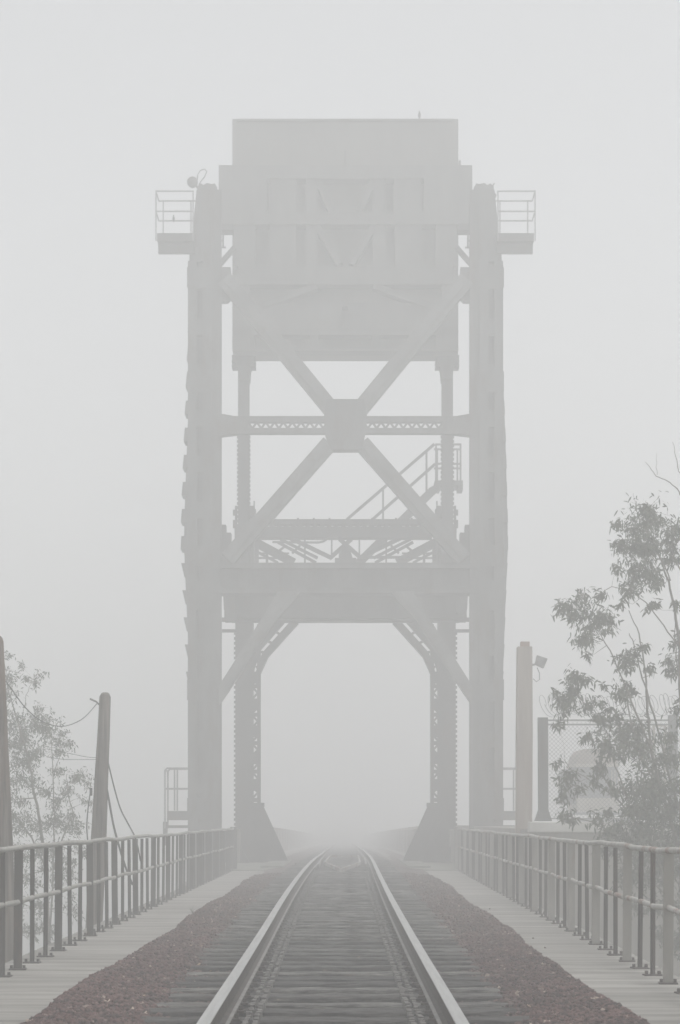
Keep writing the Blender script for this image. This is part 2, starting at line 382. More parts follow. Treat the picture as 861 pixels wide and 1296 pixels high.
# ------------------------------------------------------------------ railings along the walkways
def pipe_path(xf, zf, y0, y1, seed, amp=.012):
    rr = random.Random(seed); pts = []; y = y0
    while y < y1: pts.append(Vector((xf(y)+rr.uniform(-amp,amp)*.5, y, zf(y) + rr.uniform(-amp, amp)))); y += rr.uniform(.5, .9)
    pts.append(Vector((xf(y1), y1, zf(y1)))); return pts
def make_railing(side, label, xf, y_first, y_last, pitch, phase, pm, bm, railm, wpost):
    t = thing('walkway_railing', label, 'railing', (xf(12), 12, 0))
    O = Vector(ORG[t.name])
    MB().tube(pipe_path(xf, lambda y: 1.07, 9, y_last+.3, side+5), .026, 8).build('top_rail', railm, t, smooth=True)
    MB().tube(pipe_path(xf, lambda y: .60, 9, y_last+.3, side+9), .024, 8).build('mid_rail', railm, t, smooth=True)
    src = {}
    y = y_first; i = phase
    while y < y_last:
        post = i % 3 == 0; key = 'post' if post else 'baluster'
        if key not in src:
            g = MB(); w = wpost if post else .042
            g.box(-.006, .006, -.03, .03, .006, 1.045) if not post else None
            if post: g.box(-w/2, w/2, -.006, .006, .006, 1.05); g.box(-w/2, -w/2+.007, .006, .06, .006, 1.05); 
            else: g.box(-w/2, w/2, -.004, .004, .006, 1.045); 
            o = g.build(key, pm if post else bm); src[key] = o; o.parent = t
            p_ = MB(); p_.box(-.075, .075, -.06, .06, 0, .012)
            for sx in (-1, 1): p_.box(sx*.055-.012, sx*.055+.012, -.015, .01, .012, .04)
            q = p_.build('base_plate', bm); q.parent = o
        else:
            o = src[key].copy(); C.objects.link(o)
            for ch in list(src[key].children): c = ch.copy(); C.objects.link(c); c.parent = o
        o.parent = t; o.location = (xf(y)-O.x, y-O.y, 0.0); o.rotation_euler = (random.uniform(-.008,.008), random.uniform(-.01,.01), random.uniform(-.12,.12))
        y += pitch + random.uniform(-.05,.05); i += 1
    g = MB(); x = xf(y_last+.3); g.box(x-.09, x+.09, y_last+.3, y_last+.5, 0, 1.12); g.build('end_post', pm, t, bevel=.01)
    return t
make_railing(-1, 'walkway railing of thin dark balusters under two chalky pipes, beside the timber poles', lambda y: -2.84, 11.8, 49.6, .8, 0, M['post_l'], M['post_l'], M['pipe_l'], .075)
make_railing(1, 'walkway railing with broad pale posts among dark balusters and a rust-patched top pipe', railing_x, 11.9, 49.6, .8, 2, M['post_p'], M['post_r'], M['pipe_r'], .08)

# low parapets beyond the tower
for sgn, lab in ((-1, 'low parapet fading into fog beyond the tower, on the side of the timber poles'), (1, 'low parapet fading into fog beyond the tower, on the side of the chain-link fence')):
    t = thing('bridge_parapet', lab, 'parapet', (sgn*2.85, 66, 0), 'parapets beyond the tower')
    m = MB(); posts = MB()
    for y in np.arange(66, 236, 4):
        y = float(y); z0, z1 = float(deck_z(y)), float(deck_z(y+4)); x = sgn*2.85
        m.add([(x-.06,y,z0),(x+.06,y,z0),(x+.06,y+4,z1),(x-.06,y+4,z1),(x-.06,y,z0+1.0),(x+.06,y,z0+1.0),(x+.06,y+4,z1+1.0),(x-.06,y+4,z1+1.0)],
              [(0,3,2,1),(4,5,6,7),(0,1,5,4),(1,2,6,5),(2,3,7,6),(3,0,4,7)])
    m.build('panel', M['wall'], t)
    k0 = None
    for y in np.arange(66, 186, 4):
        if k0 is None:
            k0 = MB().box(-.1, .1, -.1, .1, 0, 1.1).build('post', M['wall']); o = k0
        else: o = k0.copy(); C.objects.link(o)
        o.parent = t; o.location = (0, float(y)-66, float(deck_z(float(y))))

# ------------------------------------------------------------------ the bascule tower
T = thing('bridge_tower', 'tall riveted steel bascule bridge tower with a huge overhead counterweight straddling the track in fog', 'bridge tower', (.12, 56, GZ))
CU = 437.5
def mir(pts): return [(2*CU-u, v) for u, v in pts]
YF = 54.0
VB = V0 + (EYE-GZ)*F/YF            # ground line of the front frame
VBI = V0 + (EYE-GZ)*F/58.0
for s in (0, 1):
    f = (lambda pts: mir(pts)) if s else (lambda pts: pts)
    def fb(m, u0, u1, v0, v1, Y, d):
        if s: u0, u1 = 2*CU-u1, 2*CU-u0
        return m.pbox(u0, u1, v0, v1, Y, d)
    def fbar(m, a, e, w, Y, d):
        if s: a, e = mir([a, e])
        return m.pbar(a, e, w, Y, d)
    # main front column
    m = MB()
    fb(m, 238, 249, 330, VB, YF, .25); fb(m, 256.5, 268, 330, VB, YF, .25)
    fb(m, 268, 280.5, 240, VB, YF+.04, .1)
    m.prism(f([(245,330),(243,300),(249,240),(268,240),(268,330)]), YF, .25)
    m.prism(f([(247,300),(250,236),(254,232),(258,234),(262,231.5),(268,233),(272,232),(275,237),(277,300)]), YF+.25, .75)
    fb(m, 268, 279.5, 300, VB, YF+.1, .5)
    col = m.build('column', M['steel_light'], T)
    fb(MB(), 240, 279, 300, VB, YF+.26, .7).build('web', M['steel_dark'], col)  # darker colour here paints in the shade inside the column slots
    v = 345
    while v < VB:
        fb(MB(), 248.5, 257, v, v+21, YF+.02, .1).build('batten_plate', M['steel_light'], col); v += 58
    for v in (338, 470, 690, 735, 860, 1010): fb(MB(), 237, 270, v, v+26, YF-.02, .02).build('splice_plate', M['steel_light'], col)
    # bowed back leg with stepped batten plates
    L_ = [(248,322),(243,400),(240,480),(237,560),(234,640),(233,690),(236,760),(240,850),(241,930),(240,1050),(240,1200)]
    if s: L_ = [(245,322),(242,400),(238,480),(235,560),(233,640),(232,690),(235,760),(238,850),(243,930),(244,1050),(244,1200)]
    m = MB(); Y = 55.8
    def inner(p): return (p[0]+18, p[1])
    for a, e in zip(L_[:-1], L_[1:]):
        m.prism(f([a, e, inner(e), inner(a)]), Y, .5)
    leg = m.build('back_leg', M['steel_light'], T)
    v = 404
    us = np.array(L_)
    while v < 880:
        u_t = float(np.interp(v, us[:,1], us[:,0])); u_b = float(np.interp(v+18, us[:,1], us[:,0]))
        e = 4.5 if s == 0 else .6
        top = e if v > 680 else e*.8; bot = e if v < 680 else e*.3
        MB().prism(f([(u_t-top, v), (u_b-bot, v+17), (u_b+6, v+17), (u_t+6, v)]), Y-.1, .7).build('batten_plate', M['steel_light'], leg); v += 34.3
    # concrete foot
    m = MB(); fb(m, 226, 292, 1120, VB+2, YF-.6, 3.4); m.build('pier', M['wall'], T)
    # inner leg
    m = MB(); Y = 57.6
    fb(m, 298, 320, 745, VBI, Y, .7)
    fb(m, 325.5, 329.5, 790, 1095, Y, .5)
    fb(m, 317, 331, 1016, 1093, Y-.02, .55)
    fb(m, 329, 334, 1016, 1021, Y-.05, .55)
    inl = m.build('inner_leg', M['steel_dark'], T)
    m = MB(); v = 850; sg = 1
    while v < 1012:
        fbar(m, (318 if sg > 0 else 326.5, v), (326.5 if sg > 0 else 318, v+9), 2.6, Y, .06); v += 9; sg = -sg
        if sg > 0 and int(v) % 4 == 0: fb(m, 318, 326.5, v-2, v+3, Y+.07, .05)
    for v in (850, 884, 918, 952, 986): fb(m, 317, 327, v, v+15, Y+.02, .08)
    m.build('lacing', M['steel_dark'], inl)
    m = MB(); v = 800
    while v < 1090: fb(m, 296.2, 299, v, v+3.2, Y+.1, .1); v += 6.2
    m.build('rivet_row', M['steel_dark'], inl)
    # gusset foot
    m = MB(); m.prism(f([(299,1018),(334,1018),(334,1022),(364.5,1089),(362,1092),(300,1092)]), Y-.3, .28)
    for d_ in (-8, 0): m.prism(f([(318+d_,1030),(321+d_,1030),(352+d_,1091),(346+d_,1091)]), Y-.36, .06)
    m.prism(f([(284,1062),(300,1062),(316,1092),(284,1092)]), Y-1.2, .2)
    m.build('gusset', M['steel_dark'], T)
    m = MB(); fb(m, 288, 300, 1050, 1093, Y-3, 2.4); m.build('plinth', M['wall'], T, bevel=.03)
    # inner knee brace, arched
    m = MB()
    o_ = [(330,1000),(329.5,852),(339,831),(377,789)]; i_ = [(326,1000),(320,852),(327,830),(360,789)]
    m.prism(f([(329.6,868),(329.6,852),(339,831),(377.5,788),(366,788),(332,826),(324,850),(324,868)]), Y, .5)
    m.prism(f([(298,870),(319,870),(322,846),(330,822),(360,788),(340,788),(312,822),(298,850)]), Y+.1, .3)
    for p, q in (((324,845),(334,838)),((330,825),(340,826)),((340,812),(350,816)),((350,800),(360,806)),((322,858),(330,850))): fbar(m, p, q, 3, Y+.05, .1)
    m.build('inner_knee_brace', M['steel_dark'], T)
    # outer knee brace
    m = MB()
    m.prism(f([(277,868),(277,893),(290,874),(346,788),(381,748),(352,748),(338,772)]), YF-.05, .3)
    m.prism(f([(283,868),(284,878),(344,783),(374,748),(368,748),(340,776)]), YF-.09, .04)
    m.build('knee_brace', M['brace'], T)
    # slender upper column with saw-tooth edges
    m = MB(); Y = 57.9
    fb(m, 301.5, 315.5, 452, 720, Y, .35)
    m.prism(f([(295,446),(322,446),(321,458),(317,466),(316,480),(302,480),(301,466),(297,458)]), Y-.1, .6)
    for v in (449, 455, 461): fb(m, 293.5, 323.5, v, v+3.4, Y-.05, .5)
    uc = m.build('hanger_column', M['steel_light'], T)
    m = MB(); v = 540
    while v < 690: fb(m, 300, 317, v, v+2.9, Y+.1, .12); v += 5.6
    m.build('rivet_row', M['steel_light'], uc)
    # bearings and clutter round the foot of the hanger column
    m = MB()
    fb(m, 297, 321, 664, 716, Y+.4, .5); fb(m, 297.5, 300.5, 640, 700, Y+.5, .1); fb(m, 295, 299, 645, 652, Y+.5, .1); fb(m, 295, 298, 658, 668, Y+.5, .1)
    fb(m, 316, 322, 640, 654, Y+.5, .2); fb(m, 316, 324, 644, 650, Y+.6, .2); fb(m, 321, 322.6, 634, 660, Y+.5, .1); fb(m, 316, 325, 655, 664, Y+.4, .4)
    m.build('bearing', M['steel_dark'], T)
    m = MB(); fb(m, 280, 286, 664, 712, YF+1.1, .4); fb(m, 286, 292.5, 674, 712, YF+1.1, .4); m.build('bracket', M['steel_dark'], T)
    # hook and tie bars between inner and outer columns
    m = MB()
    m.prism(f([(282.5,750),(297,750),(297,775),(292,779),(286,777),(283.5,771)]), 57.2, .4)
    m.build('bracket', M['steel_dark'], T)
    fb(MB(), 276, 300, 781.5, 786.5, 56.6, .15).build('tie_bar', M['steel_dark'], T); fb(MB(), 276, 300, 796.3, 800, 56.6, .15).build('tie_bar', M['steel_dark'], T)
    # short strut and ladder stub by the counterweight
    m = MB(); fbar(m, (276,336), (297,312), 5.5, 55.6, .2); m.prism(f([(277,338),(292,338),(293,376),(288,381),(277,381)]), YF+.2, .3)
    m.build('corner_strut', M['steel_light'], T)
    m = MB(); fb(m, 281.5, 283.5, 285, 313, 55.2, .08); fb(m, 280, 286, 312, 313.4, 55.2, .08); fb(m, 277, 283, 303.5, 305, 55.2, .08); fb(m, 276,295,283,291,55.0,.5)
    m.build('ladder_stub', M['steel_dark'], T)
    # upper diagonals and lower diagonals
    m = MB()
    m.pbar(*( (a, e) if not s else tuple(mir([a,e])) for a, e in ()) ) if False else None
    fbar(m, (284,352), (420,518), 20, YF+.02, .3); fbar(m, (284,352), (420,518), 5, YF-.02, .04)
    o1 = m.build('diagonal_brace', M['brace'], T)
    m = MB(); fbar(m, (417,560), (288,707), 20, YF+.02, .3); fbar(m, (417,560), (288,707), 5, YF-.02, .04)
    m.build('diagonal_brace', M['brace'], T)
    # horizontal strut with lacing
    m = MB()
    fb(m, 277, 414, 526.5, 534, YF+.05, .25); fb(m, 277, 414, 541.5, 548.5, YF+.05, .25)
    m.prism(f([(277,523),(283,524),(300,527),(314,527),(314,549),(300,549),(283,551),(277,552)]), YF-.01, .3)
    st = m.build('horizontal_strut', M['steel_light'], T)
    m = MB(); u = 314; sg = 1
    while u < 412:
        fbar(m, (u, 534 if sg > 0 else 542), (u+5.6, 542 if sg > 0 else 534), 2.6, YF+.1, .05); u += 5.6; sg = -sg
    m.build('lacing', M['steel_light'], st)
    # upper access platform with rails
    m = MB(); Y0 = 53.7; Y1 = 54.55
    m.add(*(lambda bx: (bx.v, bx.f))(fb(MB(), 199, 246, 295, 305, Y0, Y1-Y0)))
    fb(m, 200.5, 246, 308, 320.5, Y0+.1, .12); fb(m, 200.5, 246, 308, 318, Y1-.2, .12); fb(m, 200.5, 209, 304, 309, Y0+.1, .4); fb(m, 237, 246, 304, 309, Y0+.1, .4)
    pl = m.build('access_platform', M['steel_dark'], T)
    m = MB()
    for YY in (Y0, Y1):
        A = P(197.6, 242, Y0); B = P(244.6, 242, Y0); A.y = B.y = YY
        D = P(0, 267.5, Y0); E = P(0, 305, Y0)
        if s: A.x, B.x = px(2*CU-197.6, Y0), px(2*CU-244.6, Y0)
        for z in (A.z, D.z): m.bar((A.x, YY, z), (B.x, YY, z), .034, .034)
        for t_ in ((0, 1) if YY == Y0 else (.12, .88)):
            x = A.x + (B.x-A.x)*t_; m.bar((x, YY, E.z), (x, YY, A.z+.017), .034, .034)
    for z in (A.z, D.z): m.bar((A.x, Y0, z), (A.x, Y1, z), .03, .03, up=(0,0,1))
    m.build('handrail', M['galv'], pl)
    # lower access platform
    m = MB(); Y0 = 54.3
    fb(m, 212, 240, 1026.5, 1038, Y0, 1.0); fb(m, 207.5, 240, 1044.5, 1048, Y0, .1); fb(m, 206.5, 212, 1040, 1070, Y0, .12)
    pl = m.build('access_platform', M['steel_dark'], T)
    m = MB()
    xo = px(209 if not s else 2*CU-209, Y0)
    for v_ in (975, 998, 1048): m.bar((xo, Y0, pz(v_,Y0)), (xo, Y0+.9, pz(v_,Y0)), .04, .04, up=(0,0,1))
    for sg_, (YY) in enumerate((Y0, Y0+.9)):
        x0, x1 = (px(u if not s else 2*CU-u, Y0) for u in (209, 241)); 
        z0, z1, z2 = (pz(v, Y0) for v in (975, 998, 1048))
        m.bar((x0+(.06 if not s else -.06), YY, z0+.06), (x1, YY, z0+.06), .045, .045); m.bar((x0, YY, z1), (x1, YY, z1), .04, .04)
        m.bar((x0, YY, z2), (x0, YY, z0), .045, .045); m.bar((x0, YY, z0), (x0+(.08 if not s else -.08), YY, z0+.075), .045, .045)
        xm = x0 + (x1-x0)*.38; m.bar((xm, YY, pz(1026,Y0)), (xm, YY, z0+.06), .045, .045)
    m.build('handrail', M['galv'], pl)

# centre plate of the X brace
m = MB(); m.prism([(413.5,505),(461,505),(465,529),(462,552),(458,569),(419,569),(412,552),(410,529)], YF-.06, .07)
m.prism([(419,560),(458,560),(458,570),(419,570)], YF+.02, .35); m.build('gusset', M['steel_light'], T)
# lower outer girder
m = MB(); m.pbox(277, 598, 712, 750, YF+.3, .5); m.pbox(270, 605, 712, 719, YF-.0, .9); m.pbox(270, 605, 743.5, 750, YF-.0, .9)
for u in range(300, 590, 17): m.pbox(u, u+1.6, 719, 743.5, YF+.24, .06)
m.build('lower_girder', M['steel_light'], T)
m = MB(); m.pbox(284, 591, 744, 785.5, 57.4, .6); m.pbox(290, 585, 777, 782, 57.0, 1.5); m.build('inner_girder', M['steel_dark'], T)
# floor beams overhead between the two girders
m = MB()
for u in (300, 360, 437, 515, 571): m.pbox(u, u+7, 714, 742, 55.0, 2.4)
m.build('soffit_beams', M['steel_dark'], T)
# counterweight and its truss
m = MB(); m.pbox(294.3, 580.2, 150.5, 443.5, 57.2, 1.35); cw = m.build('counterweight', M['weight'], T)
m = MB(); Y = 56.72
m.pbox(277, 598, 209, 226, Y, .5); m.pbox(277, 598, 268, 284, Y, .5)
m.pbox(277, 338, 226, 268, Y, .5); m.pbox(537, 598, 226, 268, Y, .5)
for a, e in ((342,376),(387,402),(472,488),(499,533)): m.pbox(a, e, 226, 268, Y+.05, .4)
m.pbar((402,226),(420,268),8,Y+.05,.4); m.pbar((473,226),(455,268),8,Y+.05,.4)
m.pbox(301, 574, 337, 360, Y, .5)
for a, e in ((296,323),(341,375),(387,402),(472,488),(500,534),(552,579)): m.pbox(a, e, 284, 337, Y+.05, .4)
for s in (0,1):
    q = (lambda a: mir([a])[0]) if s else (lambda a: a)
    for a, e, w in (((402,286),(430,334),8),((332,386),(402,361),8)):
        m.pbar(q(a), q(e), w, Y+.05, .4)
    a, e = q((296,0))[0], q((316,0))[0]; m.pbox(min(a,e), max(a,e), 360, 443, Y+.05, .4)
m.pbox(316, 433, 388, 415, Y+.1, .4); m.pbox(440, 559, 388, 415, Y+.1, .4); m.pbox(316, 559, 383, 388, Y+.1, .4)
m.pbox(296, 579, 415, 424, Y+.05, .5)
for a, e in ((316,322),(392,403),(471,482),(552,559)): m.pbox(a, e, 424, 440, Y+.1, .4)
m.pbox(296, 579, 439, 444, Y, .6)
m.build('counterweight_truss', M['truss'], T)
m = MB(); m.pbox(581, 583.5, 203, 209, 57.0, .2); m.pbox(300, 574, 150.2, 153, 57.1, .1)
m.pbox(435.5, 438.5, 190, 208, 57.0, .1)
m.build('stay', M['steel_light'], cw)
# rear lattice girder with lateral bracing, machinery, walkway pipe
m = MB(); Y = 60.2
m.pbox(322, 547, 657, 664, Y, .35); m.pbox(322, 547, 666.5, 681.5, Y, .35)
for u in range(324, 545, 9): m.pbox(u, u+5.5, 663, 667, Y+.05, .2)
for u in (376, 396, 416, 470, 500, 520): m.pbox(u, u+2.5, 655.4, 683, Y-.04, .04)
m.build('rear_girder', M['steel_dark'], T)
m = MB()
for s in (0, 1):
    q = (lambda a: mir([a])[0]) if s else (lambda a: a)
    for a, e, w in (((323,686),(372,712),11),((355,682),(402,706),3.5),((366,680),(420,706),5),((352,686),(400,712),3.5),((386,682),(386,712),2),((420,682),(420,705),2),((445,682),(418,706),5),
                    ((325,698),(352,712),3),((325,706),(370,706),2),((325,700),(366,700),1.6),((338,695),(338,712),3),((362,690),(352,698),2.4),((380,690),(370,700),2.4)):
        m.pbar(q(a), q(e), w, Y+.1, .12)
m.pbox(322, 327, 682, 716, Y, .4); m.pbox(548, 553, 682, 716, Y, .4)
m.build('lateral_bracing', M['steel_dark'], T)
m = MB(); m.prism([(427,714),(430,701),(434,693),(438,690),(442,693),(445,701),(449,714)], 58.6, .6); m.pbox(424, 451, 706, 714, 58.4, .9); m.build('machinery', M['steel_dark'], T)
m = MB(); m.tube([P(345,686,60), P(375,686.5,60), P(404,686.5,60), P(410,685,60), P(416,681,60), P(428,681,60)], .035, 6); m.pbox(458, 520, 703.5, 706, 60, .2); m.build('pipe', M['steel_light'], T)
# stair
m = MB(); Y = 60.4
m.prism([(447,712),(462,712),(553,623),(553,612),(544,617)], Y, .08)
m.prism([(447,712),(462,712),(553,623),(553,612),(544,617)], Y+.75, .08)
for k in range(14):
    u = 458 + k*6.6; v = 706 - k*6.6; m.pbox(u-3, u+5, v-1, v+1, Y+.08, .66)
sto = m.build('stair', M['steel_light'], T)
m = MB()
m.pbar((439,657.5),(550,562),3.6,Y,.06); m.pbar((419,704),(551,587),3.6,Y,.06); m.pbar((485,618),(485,664),2.2,Y,.06); m.pbar((540,571),(540,625),2.4,Y,.06); m.pbar((430,694),(430,712),2.2,Y,.06)
for YY in (Y, Y+.8):
    for v in (562.5, 587): m.bar((px(551,Y), YY, pz(v,Y)), (px(584,Y), YY, pz(v,Y)), .055, .055)
    for u in ((552, 583) if YY == Y else (555, 581)): m.bar((px(u,Y), YY, pz(608,Y)), (px(u,Y), YY, pz(562,Y)), .055, .055)
m.build('handrail', M['steel_light'], sto)
m = MB(); m.pbox(550.5, 586, 608, 614.5, Y-.05, .95); m.pbox(550.5, 557, 614, 620.5, Y, .6); m.pbox(579.5, 586, 614, 620.5, Y, .6); m.build('landing', M['steel_dark'], sto)
# bearing slabs the inner legs stand on
for sgn in (-1, 1):
    m = MB(); x0, x1 = sorted((sgn*1.68+.12, sgn*3.35+.12)); m.box(x0, x1, 48.9, 60.5, -.7, .02)
    x0, x1 = sorted((sgn*1.68+.12, sgn*2.3+.12)); m.box(x0, x1, 51, 60.4, .02, .07)
    m.box(*sorted((sgn*1.9, sgn*3.3)), 56.6, 60.2, GZ, -.7)
    m.build('bearing_slab', M['mosscon'], T, bevel=.03)

# floodlight / round lamp on the left platform side and cable loops
t = thing('round_floodlight', 'round lamp with a looped cable on top of the left tower column', 'floodlight', tuple(P(245, 240, 54.2)))
m = MB(); c0 = P(244, 231.5, 54.2); seg = []
for i_, (dy, r_) in enumerate(((-.14,.135),(-.1,.155),(0,.15),(.1,.11),(.16,.05))): seg.append((c0 + Vector((0, dy, 0)), r_))
m.tube([a for a, _ in seg], [r_ for _, r_ in seg], 16); m.build('lamp_head', M['steel_dark'], t, smooth=True)
m = MB(); m.tube([c0 + Vector((.1,0,-.08)), P(252, 240, 54.2)], .03); m.build('bracket', M['steel_dark'], t)
m = MB(); m.tube([P(250,228,54.3), P(250.5,221,54.3), P(254,215.5,54.3), P(259,214,54.3), P(262,217,54.3), P(259,224,54.3), P(254,230,54.3), P(252,234,54.3)], .016, 5); m.build('cable', M['cable'], t)
m = MB(); m.tube([P(625,241,54.3), P(623.5,238,54.3), P(624,234.5,54.3), P(626,232,54.3)], .02, 5); m.tube([P(622,240,54.3), P(628,247,54.3), P(626,252,54.3)], .02, 5)
tag(m.build('cable', M['cable'], org=tuple(P(624,246,54.3))), 'short curled cable end standing up from the top of the right tower column', 'cable')

# birds
def bird(base, h, lab):
    m = MB(); B = Vector(base)
    m.tube([B+Vector((0,.02,.02*h)), B+Vector((0,.01,.12*h)), B+Vector((0,0,.35*h)), B+Vector((.0,-.01,.58*h)), B+Vector((0,-.02,.72*h)), B+Vector((0,-.03,.84*h)), B+Vector((0,-.035,.95*h)), B+Vector((0,-.035,h))],
           [.02*h,.12*h,.2*h,.19*h,.1*h,.11*h,.08*h,.01*h], 10)
    m.tube([B+Vector((0,-.12*h,.86*h)), B+Vector((0,-.2*h,.84*h))], [.03*h,.005*h], 5)
    m.bar(B+Vector((0,.05*h,.25*h)), B+Vector((0,.2*h,-.12*h)), .12*h, .03*h)
    for sx in (-1,1): m.tube([B+Vector((sx*.05*h,0,-.0)), B+Vector((sx*.05*h,0,.12*h))], .015*h, 4)
    tag(m.build('perched_bird', M['bird'], org=base, smooth=True), lab, 'bird', 'birds on the tower')
bird(tuple(P(531, 150.2, 57.3)), .23, 'small bird perched on the top edge of the counterweight, right of centre')
bird(tuple(P(220, 280, 54.5)), .18, 'small bird sitting on the middle rail of the upper left platform')

# ------------------------------------------------------------------ timber poles and cables on the left
def pole(lab, top, bot, Y, w0, w1, cap=True):
    A = P(*top, Y); B = P(*bot, Y); d = (B-A); B2 = A + d*((GZ-A.z)/d.z)
    t = thing('timber_pole', lab, 'pole', tuple(B2))
    m = MB(); n = 14; pts = [A + (B2-A)*i_/n for i_ in range(n+1)]
    wf = lambda i_: (w0 + (w1-w0)*min(1.3, (A.z-pts[i_].z)/max(.1, (A.z-B.z))))*Y/F/2
    rr = random.Random(3)
    pts = [p + Vector((rr.uniform(-.006,.006), 0, 0)) for p in pts]
    rad = [wf(i_) for i_ in range(n+1)]
    if cap: pts = [A + Vector((0,0,.06)), A + Vector((0,0,.045))] + pts; rad = [rad[0]*.45, rad[0]*.72] + rad
    m.tube(pts, rad, 14); m.build('shaft', M['wood'], t, smooth=True)
    return t
t1 = pole('leaning weathered timber pole with a rounded top and several cables hanging off it', (133.5, 882), (125, 1060), 26, 14.5, 20)
m = MB(); m.tube([P(126,892,25.9), P(122,888,25.9), P(114,884.5,25.9)], .012, 5); m.build('hook', M['steel_dark'], t1)
m = MB(); m.pbox(113.5, 116.5, 997, 1007, 26, .06); m.build('insulator', M['cable'], t1)
pole('thickest timber pole, nearest the camera, standing in front of the small-leaved eucalyptus', (-2, 812), (1, 1060), 20.5, 14, 30)
def cable(pts, Y, r, lab, Y2=None):
    n = len(pts); Y2 = Y2 or Y
    # smooth through the points
    Q = [P(u, v, Y + (Y2-Y)*i_/(n-1)) for i_, (u, v) in enumerate(pts)]; out = []
    for i_ in range(n-1):
        p0, p1, p2, p3 = Q[max(i_-1,0)], Q[i_], Q[i_+1], Q[min(i_+2,n-1)]
        for k in range(5):
            t_ = k/5; out.append(.5*((2*p1) + (p2-p0)*t_ + (2*p0-5*p1+4*p2-p3)*t_*t_ + (3*p1-p0-3*p2+p3)*t_**3))
    out.append(Q[-1]); m = MB().tube(out, r, 5)
    tag(m.build('hanging_cable', M['cable'], org=tuple(Q[0]), smooth=True), lab, 'cable')
cable([(124,889),(108,907),(90,917),(72,919),(50,911),(30,893),(12,868),(4,858)], 26, .0065, 'sagging cable slung between the leaning pole and the thickest pole', 21)
cable([(127,959),(110,958),(90,954),(60,948)], 26, .004, 'upper of two thin wires running from mid leaning pole into the tree', 28)
cable([(127,961),(105,961.5),(80,961),(60,958)], 26, .004, 'lower of two thin wires running from mid leaning pole into the tree', 28)
cable([(137,965),(143,990),(152,1022),(162,1042),(172,1062),(178,1090)], 26, .010, 'thin cable curving out to the right of the leaning pole, the outermost one')
cable([(135,996),(139,1018),(144,1045),(152,1075),(160,1100),(168,1120)], 26, .015, 'thick cable hanging close along the right side of the leaning pole')
cable([(115,1000),(112,1020),(110,1048),(112,1070)], 26, .009, 'short cable hanging down the left side of the leaning pole')

# ------------------------------------------------------------------ yard on the right: wall, posts, fence, shed
m = MB(); Y = 38
m.box(px(671,Y), 14, Y, 64, GZ, 1.12); w_ = m.build('retaining_wall', M['wall'], org=(6, 40, GZ)); tag(w_, 'stained retaining wall with a pale concrete cap below the chain-link fence', 'wall')
m = MB(); m.box(px(669.5,Y), 12.05, Y-.08, Y+.3, 1.06, 1.27); m.build('cap', M['cap'], w_, bevel=.02)
m = MB(); m.box(3.4, px(668,50), 50.0, 50.5, GZ, 1.05); tag(m.build('abutment_wall', M['wall'], org=(4.1, 50.2, GZ), bevel=.02), 'low brown stained wall between the tower foot and the tall tan post', 'wall')
# tall tan post with a rusty cap
Y = 40
t = thing('tall_post', 'tall tan timber post with a rusty cap, carrying the square floodlight', 'post', (px(664,Y), Y, GZ))
m = MB(); m.prism([(655.3,818),(674,818),(674.6,930),(673.5,1100),(673.5,1140),(653.5,1140),(654.2,930)], Y, .3); m.box(px(654,Y), px(673.5,Y), Y, Y+.3, GZ, pz(1138,Y)); m.build('shaft', M['tanpost'], t, bevel=.015)
m = MB(); m.pbox(659.5, 670.5, 812, 818, Y+.06, .18); m.build('cap', M['rustcap'], t)
t = thing('floodlight', 'square grey floodlight tilted on a short arm at the top of the tall tan post', 'floodlight', tuple(P(675, 841, Y)))
m = MB(); m.prism([(680,829),(693.5,833.5),(688.5,845.5),(677.5,840.5)], Y-.05, .16); m.build('lamp_head', M['galv'], t, bevel=.01)
m = MB(); m.tube([P(674,841.5,Y+.05), P(681,840,Y+.05)], .02); m.build('arm', M['galv'], t)
m = MB(); m.tube([P(680,845,Y), P(683,852,Y), P(683,860,Y), P(679,863,Y), P(675,859,Y)], .008, 4); m.build('cable', M['cable'], t)
# chain-link fence
Y = 38.3
t = thing('chain_link_fence', 'chain-link fence topped with coiled razor wire standing on the pale wall cap behind the tree', 'fence', (px(688,Y), Y, 1.27))
m = MB(); m.prism([(681.3,908),(693.8,908),(694.3,1025),(699,1039.3),(677,1039.3),(682,1025)], Y, .14); m.build('post', M['steel_light'], t)
m = MB(); m.pbox(847, 858, 905, 1039.3, Y, .14); m.build('post', M['galv'], t)
m = MB(); m.pbox(960, 971, 905, 1039.3, Y, .14); m.build('post', M['galv'], t)
m = MB()
for v, r_ in ((911.5,.02),(917,.016),(1036,.012)): m.tube([P(693,v,Y+.05), P(1010,v,Y+.05)], r_, 6)
m.build('rail', M['galv'], t)
m = MB(); x0, x1 = px(694,Y), px(1010,Y); z0, z1 = pz(1037,Y), pz(914,Y); st_ = .085; H = z1-z0
for sg in (1, -1):
    x = x0 - H
    while x < x1 + H:
        a = (x, z0) if sg > 0 else (x, z1); e = (x+H, z1) if sg > 0 else (x+H, z0)
        def at(X): return a[1] + (e[1]-a[1])*(X-a[0])/(e[0]-a[0])
        X0, X1 = max(a[0], x0), min(e[0], x1)
        if X1 > X0+.01: m.bar((X0, Y+.05+.003*sg, at(X0)), (X1, Y+.05+.003*sg, at(X1)), .0055, .004)
        x += st_
m.build('wire_mesh', M['galv'], t)
m = MB(); pts = []
for k in range(0, 26*26):
    a = k/26*2*math.pi; pts.append(Vector((px(684,Y) + k/26*.22 + .15*math.cos(a+.3) + .03*math.sin(k*.11), Y+.05 + .16*math.cos(a), pz(893,Y) + (.2+.03*math.sin(k*.07))*math.sin(a))))
m.tube(pts, .005, 4); pts = [Vector((p.x+.08, p.y, p.z + .02)) for p in pts[13:]]; m.tube(pts, .006, 4)
m.build('razor_wire', M['galv'], t)
